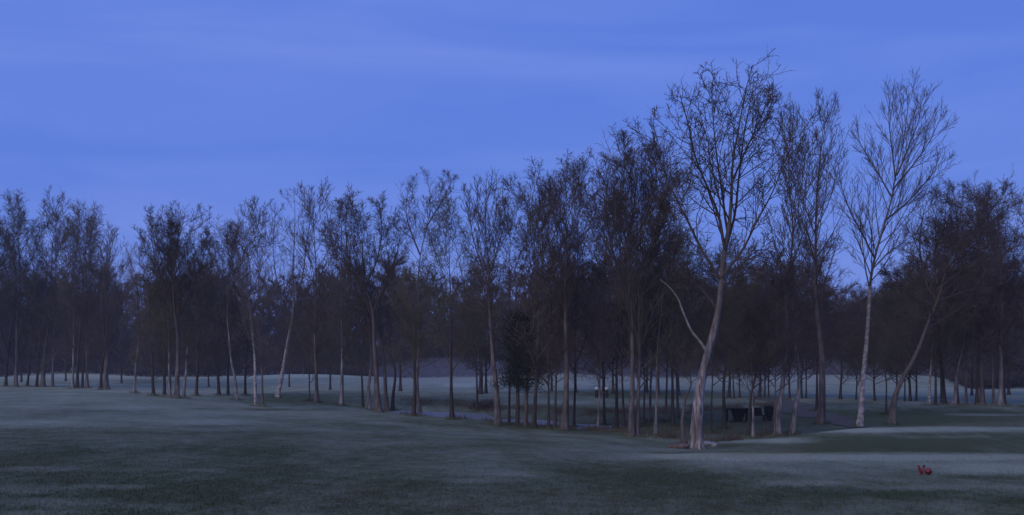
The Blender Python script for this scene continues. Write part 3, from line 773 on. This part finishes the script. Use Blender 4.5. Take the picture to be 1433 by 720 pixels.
WORDS = {'willow': 'willow with soft drooping tips', 'poplar': 'narrow upright tree with steep branches', 'brush': 'low bushy bare tree', 'open': 'open bare tree', 'round': 'round-headed bare tree'}
SH = {'dark': 'dark', 'mid': 'brown', 'pale': 'pale-stemmed', 'birch': 'white-stemmed'}
for bx, by, w, ty, kind, i, sh, lean in ROW:
    o = common(bx, by, w, ty, kind, i, sh, lean=lean, spread=1.12 if kind == 'brush' else 1.0)
    thick = 'thin' if w <= 4.5 else ('thick' if w >= 8 else '')
    reg(o, bx, ' '.join(q for q in (thick, SH[sh], WORDS[kind]) if q))

# label every tree of the row by counting trunks from the nearest landmark
TREES.sort(key=lambda q: q[0])
ORD = ['first', 'second', 'third', 'fourth', 'fifth', 'sixth', 'seventh', 'eighth', 'ninth', 'tenth', 'eleventh', 'twelfth', 'thirteenth', 'fourteenth', 'fifteenth', 'sixteenth', 'seventeenth', 'eighteenth', 'nineteenth', 'twentieth']
marks = [(k, q[4]) for k, q in enumerate(TREES) if q[4]]
first_in = min(k for k, q in enumerate(TREES) if q[0] >= 0); last_in = max(k for k, q in enumerate(TREES) if q[0] <= 1433)
for k, (bx, o, ph, grp, lm, lab) in enumerate(TREES):
    if not lab:
        opts = [(abs(k - m), m, t_) for m, t_ in marks]
        n_, m, t_ = min(opts)
        side = 'left' if k < m else 'right'
        where = f'{ORD[min(n_, 20) - 1]} trunk {side} of {t_}'
        if k - first_in + 1 < n_ and k >= first_in: where = f'{ORD[k - first_in]} trunk from the left edge'
        if last_in - k + 1 < n_ and k <= last_in: where = f'{ORD[last_in - k]} trunk from the right edge'
        if k < first_in: where = 'foot just outside the left edge' if k == first_in - 1 else 'foot well outside the left edge'
        if k > last_in: where = 'foot just outside the right edge' if k == last_in + 1 else 'foot well outside the right edge'
        lab = f'{ph}, {where}'
        if len(lab.split()) > 16: lab = lab.replace(' with soft drooping tips', '').replace(' with steep branches', '').replace('narrow upright', 'upright')
        if len(lab.split()) > 16: lab = lab.replace('low bushy bare', 'bushy').replace(' bare', '')
        if len(lab.split()) > 16: lab = lab.replace('thick ', '').replace('thin ', '')
    tag(o, lab, 'tree', grp)

# ---- the dark evergreen
x, y, z = place(724, 598)
y += 1.5
rg = np.random.default_rng(5)
root = empty('evergreen_tree', (x, y, float(H(x, y))), 'dark dense evergreen with leafy low crown among the trunks by the creek', 'tree')
m = MB(); m.tube([(0, 0, -.3), (0.03, 0, 1.5), (0, .05, 4), (0.1, 0, 7.2)], [.16, .13, .10, .02], 10)
link(bpy.data.objects.new('trunk', m.mesh('trunk', M['dark'])), root)
m = MB(); cs = []
for k in range(150):
    u = rg.random() ** .9; zc = 2.6 + 4.6 * u; a_ = rg.random() * 6.28
    rad = (1.75 - 1.0 * u ** 2) * (.75 + .35 * math.sin(2.3 * a_ + 5 * u)) * (.35 + .75 * rg.random() ** .5) * (.6 + .4 * min(1, u * 5))
    tip = np.array([rad * math.cos(a_) * 1.35, rad * math.sin(a_), zc - .25 * rad + rg.normal() * .15])
    base = np.array([0.03, 0, zc + .1])
    m.tube([base, base * .4 + tip * .6 + [0, 0, .15], tip], [.03, .018, .006], 4)
    uu = rg.random((190, 1)) ** .6
    cs.append(base * (1 - uu) + tip * uu + rg.normal(size=(190, 3)) * [.28, .28, .15] - [0, 0, .05])
V, Qd = leaf_tris(rg, np.concatenate(cs), .025, .065)
link(bpy.data.objects.new('crown', m.mesh('crown', M['dark'])), root)
m = MB(); m.add(V, Qd); link(bpy.data.objects.new('foliage', m.mesh('foliage', M['needle'], False)), root)

# ---- thin trees standing further back on the frosted field
rg2 = random.Random(8)
BACK = [
 (30, 534, 3.2), (92, 533, 3), (170, 536, 3), (292, 541, 3), (405, 541, 3), (462, 545, 4), (560, 547, 5),
 (672, 551, 8), (680, 550, 5), (772, 547, 4), (806, 549, 4), (845, 552, 7), (858, 551, 5), (905, 549, 5), (922, 552, 4), (950, 553, 5),
 (1020, 556, 6), (1027, 557, 3), (1035, 556, 3), (1063, 556, 5), (1070, 556, 3), (1076, 556, 3), (1105, 557, 4), (1122, 557, 3), (1128, 557, 3),
 (1176, 558, 5), (1198, 559, 3), (1224, 560, 4), (1255, 560, 4), (1266, 561, 3), (1274, 561, 5), (1282, 561, 4), (1318, 556, 4), (1360, 553, 4), (1412, 552, 5), (1440, 552, 5), (-30, 535, 4)]
back_objs = []
for k, (bx, by, w) in enumerate(BACK):
    top = 365 + rg2.uniform(-10, 35) if bx < 1150 or bx > 1230 else 400 + rg2.uniform(-8, 15)
    o = common(bx, by, w, top, 'brush', k % 4, 'dark', lean=rg2.uniform(-6, 6), spread=1.35)
    back_objs.append((bx, o))
back_objs.sort(key=lambda q: q[0])
vis = [q for q in back_objs if 0 <= q[0] <= 1433]
nv = len(vis)
BM = [(358, 'the slim curved birch'), (530, 'the great willow clump'), (697, 'the sturdy wand-topped tree'), (790, 'the thick pale-fronted trunk'), (975, 'the big pale leaning tree'), (1148, 'the knobbly poplar'), (1248, 'the leaning round-crowned tree')]
for bx, o in back_objs:
    if not 0 <= bx <= 1433:
        tag(o, 'slender distant bare tree on the far field, beyond the %s edge' % ('left' if bx < 0 else 'right'), 'tree', 'thin trees further back on the field'); continue
    mk = min(BM, key=lambda q: abs(q[0] - bx))
    if bx < mk[0]: n_ = sum(1 for q in vis if bx < q[0] < mk[0]); side = 'left'
    else: n_ = sum(1 for q in vis if mk[0] < q[0] < bx); side = 'right'
    tag(o, f'distant bare tree on the far field, {ORD[n_]} such {side} of {mk[1]}', 'tree', 'thin trees further back on the field')

# ---- the far wood, one brown mass of bare trees
rg = np.random.default_rng(77)
stems = MB(); tw0 = []; tw1 = []; twr = []
for k in range(640):
    xv = rg.uniform(-.72, .72); yv = rg.uniform(245 - 95 * min(1, max(0, (xv - .32) / .08)), 300); xv *= yv * 1.05
    px = CX + F * xv / yv
    topv = 372 + 9 * math.sin(px * .021) + 6 * math.sin(px * .057 + 1) + rg.normal() * 7
    if 1130 < px < 1260: topv += 26
    if px < 250: topv += 5
    z0 = float(H(xv, yv)); h = (HY - topv) / F * yv - z0
    h *= rg.uniform(.62, 1.0)
    stems.tube([(xv, yv, z0 - .3), (xv + rg.normal() * .3, yv, z0 + h * .5), (xv + rg.normal() * .6, yv, z0 + h * .9)], [.22, .15, .04], 5)
    nB = 26
    hb = h * (.02 + .90 * rg.random(nB)); a_ = rg.random(nB) * 6.283
    ln = h * .26 * (1.1 - .6 * hb / h); el = rg.uniform(.3, 1.1, nB)
    B0 = np.stack([np.full(nB, xv), np.full(nB, yv), z0 + hb], 1)
    Dv = np.stack([np.cos(a_) * np.cos(el), np.sin(a_) * np.cos(el), np.sin(el)], 1)
    tw0.append(B0); tw1.append(B0 + Dv * ln[:, None]); twr.append(np.full(nB, .07))
    nT = 1700
    i = rg.integers(0, nB, nT); u = rg.random((nT, 1)) ** .6
    c = B0[i] + Dv[i] * ln[i][:, None] * u
    d2 = Dv[i] * .6 + rg.normal(size=(nT, 3)) * .6 + [0, 0, .25]
    tw0.append(c); tw1.append(c + d2 * rg.uniform(.6, 1.7, (nT, 1))); twr.append(np.full(nT, .07))
# brambles and saplings along the foot of the wood
nU = 80000
xu = rg.uniform(-.72, .72, nU); yu = 238 - 95 * np.clip((xu - .32) / .08, 0, 1) + 11 * np.sin(xu * 31) * np.sin(xu * 13 + 1) + rg.random(nU) ** 1.5 * 34; xu = xu * yu * 1.05
hu = 1.2 + 2.6 * (0.5 + 0.5 * np.sin(xu * .19 + 2 * np.sin(xu * .053))) + 3.5 * np.clip((yu - 244) / 26, 0, 1)
zu = H(xu, yu) + hu * rg.random(nU) ** .8
c = np.stack([xu, yu, zu], 1)
tw0.append(c); tw1.append(c + rg.normal(size=(nU, 3)) * .65 + [0, 0, .5]); twr.append(np.full(nU, .07))
V, T3 = cones(np.concatenate(tw0), np.concatenate(tw1), np.concatenate(twr)); stems.add(V, None, T3)
fw = link(bpy.data.objects.new('far_wood', stems.mesh('far_wood', M['twig_dark'])))
tag(fw, 'mass of brown leafless trees closing off the far side of the field', 'wood', kind='stuff')

# ------------------------------------------------------------------ creek banks: shrub, stones, tussocks
x, y = hit(675, 579)
root = empty('creek_shrub', (x, y + 3, float(H(x, y + 3))), 'low dark leafless shrub on the far bank of the creek', 'shrub')
rg = np.random.default_rng(3)
p0 = np.zeros((60, 3)); p0[:, :2] = rg.normal(size=(60, 2)) * [.5, .25]; p0[:, 2] = -.1
dr = rg.normal(size=(60, 3)) * [.9, .5, .2] + [0, 0, .9]
pts = np.stack([p0, p0 + dr * .35, p0 + dr * .7 + [0, 0, -.05]], 1)
m = MB(); V, Qd = tubes(pts, np.tile([.025, .018, .008], (60, 1)), 4); m.add(V, Qd)
i = rg.integers(0, 60, 1500); u = rg.random((1500, 1)); c = pts[i, 1] * (1 - u) + pts[i, 2] * u
V, T3 = cones(c, c + rg.normal(size=(1500, 3)) * .16 + [0, 0, .1], np.full(1500, .008)); m.add(V, None, T3)
link(bpy.data.objects.new('twigs', m.mesh('twigs', M['twig'])), root)

stone_m = simple('pale_stone', (0.24, 0.235, 0.24), .9, .2, .25, 5, .4)
earth_m = simple('bare_earth', (0.12, 0.085, 0.075), .95, .1, .4, 4, .8)
def rock(seed, px, py, sx, sy, sz, mt, name, label, cat, grp=None):
    x, y = hit(px, py); rg = np.random.default_rng(seed)
    import bmesh
    bm = bmesh.new(); bmesh.ops.create_icosphere(bm, subdivisions=3, radius=1)
    ph = rg.random(9) * 6.28
    for v in bm.verts:
        c = v.co; n_ = 1 + .14 * math.sin(c.x * 3.1 + ph[0]) + .12 * math.sin(c.y * 3.7 + ph[1]) + .1 * math.sin(c.z * 4.3 + ph[2]) + .06 * math.sin(c.x * 7 + c.y * 6 + ph[3])
        v.co = (c.x * n_ * sx, c.y * n_ * sy, c.z * n_ * sz)
    me = bpy.data.meshes.new(name); bm.to_mesh(me); bm.free(); me.materials.append(mt)
    for p in me.polygons: p.use_smooth = True
    o = link(bpy.data.objects.new(name, me)); o.location = (x, y, float(H(x, y)) + sz * .35)
    return tag(o, label, cat, grp)
rock(1, 991, 622, .38, .25, .16, stone_m, 'stone', 'pale flat stone right at the foot of the big pale leaning tree', 'stone', 'stones by the big tree')
rock(2, 1000, 624, .18, .15, .10, stone_m, 'stone', 'small pale stone to the right of the flat stone by the big tree', 'stone', 'stones by the big tree')
rock(3, 949, 627, .55, .4, .16, earth_m, 'earth_mound', 'low heap of bare brown earth left of the big pale leaning tree', 'mound')
rock(4, 902, 587, .5, .3, .2, earth_m, 'earth_mound', 'brown earth lump on the far creek bank left of the straight pale stem', 'mound')

# rough dead grass and bramble along the creek banks and in the hollow
rg = np.random.default_rng(55)
n_ = 26000
pu = rg.uniform(560, 1085, n_)
dfar = np.interp(pu, [560, 640, 740, 830, 920, 1000, 1085], [104, 100, 90, 85, 90, 93, 95])
dnear = np.interp(pu, [560, 640, 740, 830, 920, 1000, 1085], [89, 83, 75, 70, 63, 60, 66])
sel = rg.random(n_)
du = np.where(sel < .55, dfar + rg.normal(size=n_) * 1.6, np.where(sel < .7, dnear + rg.normal(size=n_) * .8, dnear + (dfar - dnear) * rg.random(n_)))
keep = (sel < .7) | (pu > 860)
keep &= (np.sin(pu * .13) + np.sin(pu * .047 + du) + rg.normal(size=n_) * .6) > -.4
pu = pu[keep]; du = du[keep]
ux = (pu - CX) / F * du
c = np.stack([ux, du, H(ux, du) - .03], 1)
c = c[c[:, 2] > WL - .05]
hh = .12 + .38 * rg.random(len(c)) ** 1.6
m = MB(); V, T3 = cones(c, c + (rg.normal(size=(len(c), 3)) * [.45, .45, .1] + [0, 0, 1]) * hh[:, None], np.full(len(c), .016)); m.add(V, None, T3)
und_m = simple('dead_grass', (0.085, 0.070, 0.048), .95, .1, .4, .7)
tag(link(bpy.data.objects.new('undergrowth', m.mesh('undergrowth', und_m))), 'rough dead grass and bramble along the creek banks', 'undergrowth', kind='stuff')

# ------------------------------------------------------------------ picnic spot in the hollow
black = simple('dark_painted_wood', (0.006, 0.006, 0.007), .8, .15, .2, 8, .1)
x, y = hit(1031, 590)
gz = lambda xx, yy_: float(H(xx, yy_))
root = empty('picnic_table', (x, y, gz(x, y)), 'dark picnic table with a flat overhanging top and tapering pedestal', 'table')
root.rotation_euler = (0, 0, R_(6))
m = MB(); m.box((0, 0, .95), (1.75, .85, .08)); link(bpy.data.objects.new('tabletop', m.mesh('tabletop', black, False)), root)
m = MB(); m.box((0.12, 0, .50), (1.0, .5, .82), taper=.55); link(bpy.data.objects.new('pedestal', m.mesh('pedestal', black, False)), root)
for sx in (-.78, .78):
    m = MB(); m.box((sx, 0, .42), (.09, .6, .98)); link(bpy.data.objects.new('leg', m.mesh('leg', black, False)), root)
m = MB(); m.box((0.1, 0, .04), (1.0, .55, .10)); link(bpy.data.objects.new('foot', m.mesh('foot', black, False)), root)
x, y = hit(1061, 589)
root = empty('wooden_bench', (x, y, gz(x, y)), 'low dark bench with a sloping back between the picnic table and the bin', 'bench')
m = MB(); m.box((0, 0, .42), (1.0, .45, .07)); link(bpy.data.objects.new('seat', m.mesh('seat', black, False)), root)
m = MB(); m.box((-.12, .22, .72), (.75, .07, .55), taper=1.3, taper_y=1); link(bpy.data.objects.new('backrest', m.mesh('backrest', black, False)), root)
for sx in (-.42, .42):
    m = MB(); m.box((sx, 0, .18), (.10, .42, .42)); link(bpy.data.objects.new('leg', m.mesh('leg', black, False)), root)
x, y = hit(1076, 589)
root = empty('litter_bin', (x, y, gz(x, y)), 'tall black litter bin narrowing downward, right of the dark bench', 'bin')
m = MB(); m.lathe([(.02, .02), (.20, .02), (.22, .3), (.33, .62), (.35, .95), (.33, .97), (.30, .97)], seg=18); link(bpy.data.objects.new('body', m.mesh('body', black)), root)
m = MB(); m.lathe([(.36, .96), (.37, 1.0), (.30, 1.08), (.12, 1.13), (.01, 1.14)], seg=18); link(bpy.data.objects.new('lid', m.mesh('lid', black)), root)

# two white-topped posts across the creek
white = simple('white_paint', (0.45, 0.44, 0.43), .6, .4, .08, 6, .05)
postm = simple('dark_post', (0.02, 0.02, 0.022), .8, .2, .2, 8, .1)
for k, px in enumerate((835, 849)):
    x, y = hit(px, 556, 98)
    root = empty('marker_post', (x, y, gz(x, y)), 'white-topped dark post across the creek, %s of the pair' % ('left' if k == 0 else 'right'), 'post', 'white-topped posts across the creek')
    m = MB(); m.lathe([(.16, -.1), (.16, .80), (.15, .82)], seg=12); link(bpy.data.objects.new('post', m.mesh('post', postm)), root)
    m = MB(); m.lathe([(.17, .80), (.18, .83), (.18, 1.0), (.12, 1.06), (.01, 1.07)], seg=12); link(bpy.data.objects.new('cap', m.mesh('cap', white)), root)

# ------------------------------------------------------------------ red tee markers
redm = simple('red_paint', (0.15, 0.010, 0.008), .38, .5, .15, 30, .05)
dred = simple('dark_red_paint', (0.04, 0.006, 0.008), .5, .4, .15, 30, .05)
x, y = hit(1289.5, 663)
root = empty('tee_marker', (x, y, gz(x, y)), 'red forked tee marker standing on the frosty tee, left of the round one', 'tee marker', 'red markers on the tee')
m = MB(); m.tube([(0.01, 0, -.03), (0.005, 0, .03), (-.02, 0, .075), (-.052, 0, .145)], [.026, .030, .027, .014], 12)
m.lathe([(.001, -.015), (.010, -.012), (.015, 0), (.010, .012), (.001, .015)], (-.052, 0, .146), 12)
link(bpy.data.objects.new('prong', m.mesh('prong', redm)), root)
m = MB(); m.tube([(0.006, 0, .04), (.022, 0, .085), (.040, 0, .125)], [.022, .016, .012], 12)
link(bpy.data.objects.new('prong', m.mesh('prong', redm)), root)
m = MB(); m.lathe([(.001, -.024), (.014, -.020), (.024, 0), (.019, .014), (.001, .022)], (.042, 0, .140), 14)
link(bpy.data.objects.new('knob', m.mesh('knob', dred)), root)
x, y = hit(1299, 664)
root = empty('tee_marker', (x, y, gz(x, y)), 'round red ball-shaped tee marker on the frosty tee', 'tee marker', 'red markers on the tee')
m = MB(); pr = [(max(.0008, .062 * math.sin(a_)), .062 - .058 * math.cos(a_)) for a_ in np.linspace(0, math.pi, 13)]
m.lathe(pr, seg=20); link(bpy.data.objects.new('ball', m.mesh('ball', redm)), root)
m = MB(); m.lathe([(.0635, .050), (.0655, .054), (.0655, .062), (.0635, .066)], seg=20); link(bpy.data.objects.new('band', m.mesh('band', dred)), root)
m = MB(); m.lathe([(.008, -.06), (.008, .004)], seg=8); link(bpy.data.objects.new('spike', m.mesh('spike', dred)), root)

# ------------------------------------------------------------------ short grass: near turf, and longer tufts round the trunks
rg = np.random.default_rng(21)
n_ = 70000
gy = 11.0 + 34.0 * rg.random(n_) ** 1.6
gx = (rg.random(n_) - .5) * 1.02 * gy
sc_ = .022 + .022 * rg.random(n_)
for bx_, o_, *_r in TREES:
    x0, y0 = o_.location.x, o_.location.y
    q = 260; a_ = rg.random(q) * 6.283; rr_ = .10 + .55 * rg.random(q) ** 1.5
    gx = np.concatenate([gx, x0 + rr_ * np.cos(a_)]); gy = np.concatenate([gy, y0 + rr_ * np.sin(a_)]); sc_ = np.concatenate([sc_, (.10 + .22 * rg.random(q) ** 2)])
gz_ = H(gx, gy) - .005
B0 = np.stack([gx, gy, gz_], 1)
dv = rg.normal(size=(len(gx), 3)) * [.45, .45, 0] + [0, 0, 1.0]
m = MB(); V, T3 = cones(B0, B0 + dv * sc_[:, None], .006 + .05 * sc_); m.add(V, None, T3)
gme = m.mesh('grass', gm)
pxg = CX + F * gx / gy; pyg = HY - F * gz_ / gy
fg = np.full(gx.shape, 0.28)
for cx, cy, rx, ry, val, d0, d1 in FROST_SHADE:
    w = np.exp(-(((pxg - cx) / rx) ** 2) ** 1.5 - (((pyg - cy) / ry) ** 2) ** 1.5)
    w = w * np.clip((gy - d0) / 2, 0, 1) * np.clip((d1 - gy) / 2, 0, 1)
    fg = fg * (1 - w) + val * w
a = gme.attributes.new('frost_shade', 'FLOAT', 'POINT'); a.data.foreach_set('value', np.repeat(fg, 4).astype(np.float32))
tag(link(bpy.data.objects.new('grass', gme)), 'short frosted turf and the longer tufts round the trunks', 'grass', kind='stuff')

# ------------------------------------------------------------------ haze
hm = bpy.data.materials.new('haze'); hm.use_nodes = True
t = hm.node_tree
for n in list(t.nodes): t.nodes.remove(n)
out = t.nodes.new('ShaderNodeOutputMaterial'); vol = t.nodes.new('ShaderNodeVolumePrincipled')
vol.inputs['Color'].default_value = (0.80, 0.82, 0.90, 1); vol.inputs['Density'].default_value = 0.0004
t.links.new(vol.outputs[0], out.inputs['Volume'])
m = MB(); m.box((0, 145, 11), (900, 500, 36))
hz = link(bpy.data.objects.new('haze', m.mesh('haze', hm, False))); tag(hz, kind='stuff')

mm = hm.copy(); mm.name = 'mist'
for n in mm.node_tree.nodes:
    if n.type == 'PRINCIPLED_VOLUME': n.inputs['Density'].default_value = 0.005
m = MB()
for px, d, rx, ry, rz in ((640, 165, 13, 24, 2.6), (862, 150, 9, 20, 3.0), (1170, 185, 16, 24, 2.4), (1050, 160, 9, 18, 2.0)):
    pr = [(math.sin(a_), -math.cos(a_)) for a_ in np.linspace(0.01, math.pi - .01, 14)]
    k0 = len(m.V); m.lathe(pr, seg=24); v = m.V[-1]
    v *= [rx, ry, rz]; v += [(px - CX) / F * d, d, -3.9 + rz * .55]
mist = link(bpy.data.objects.new('mist', m.mesh('mist', mm))); tag(mist, kind='stuff')
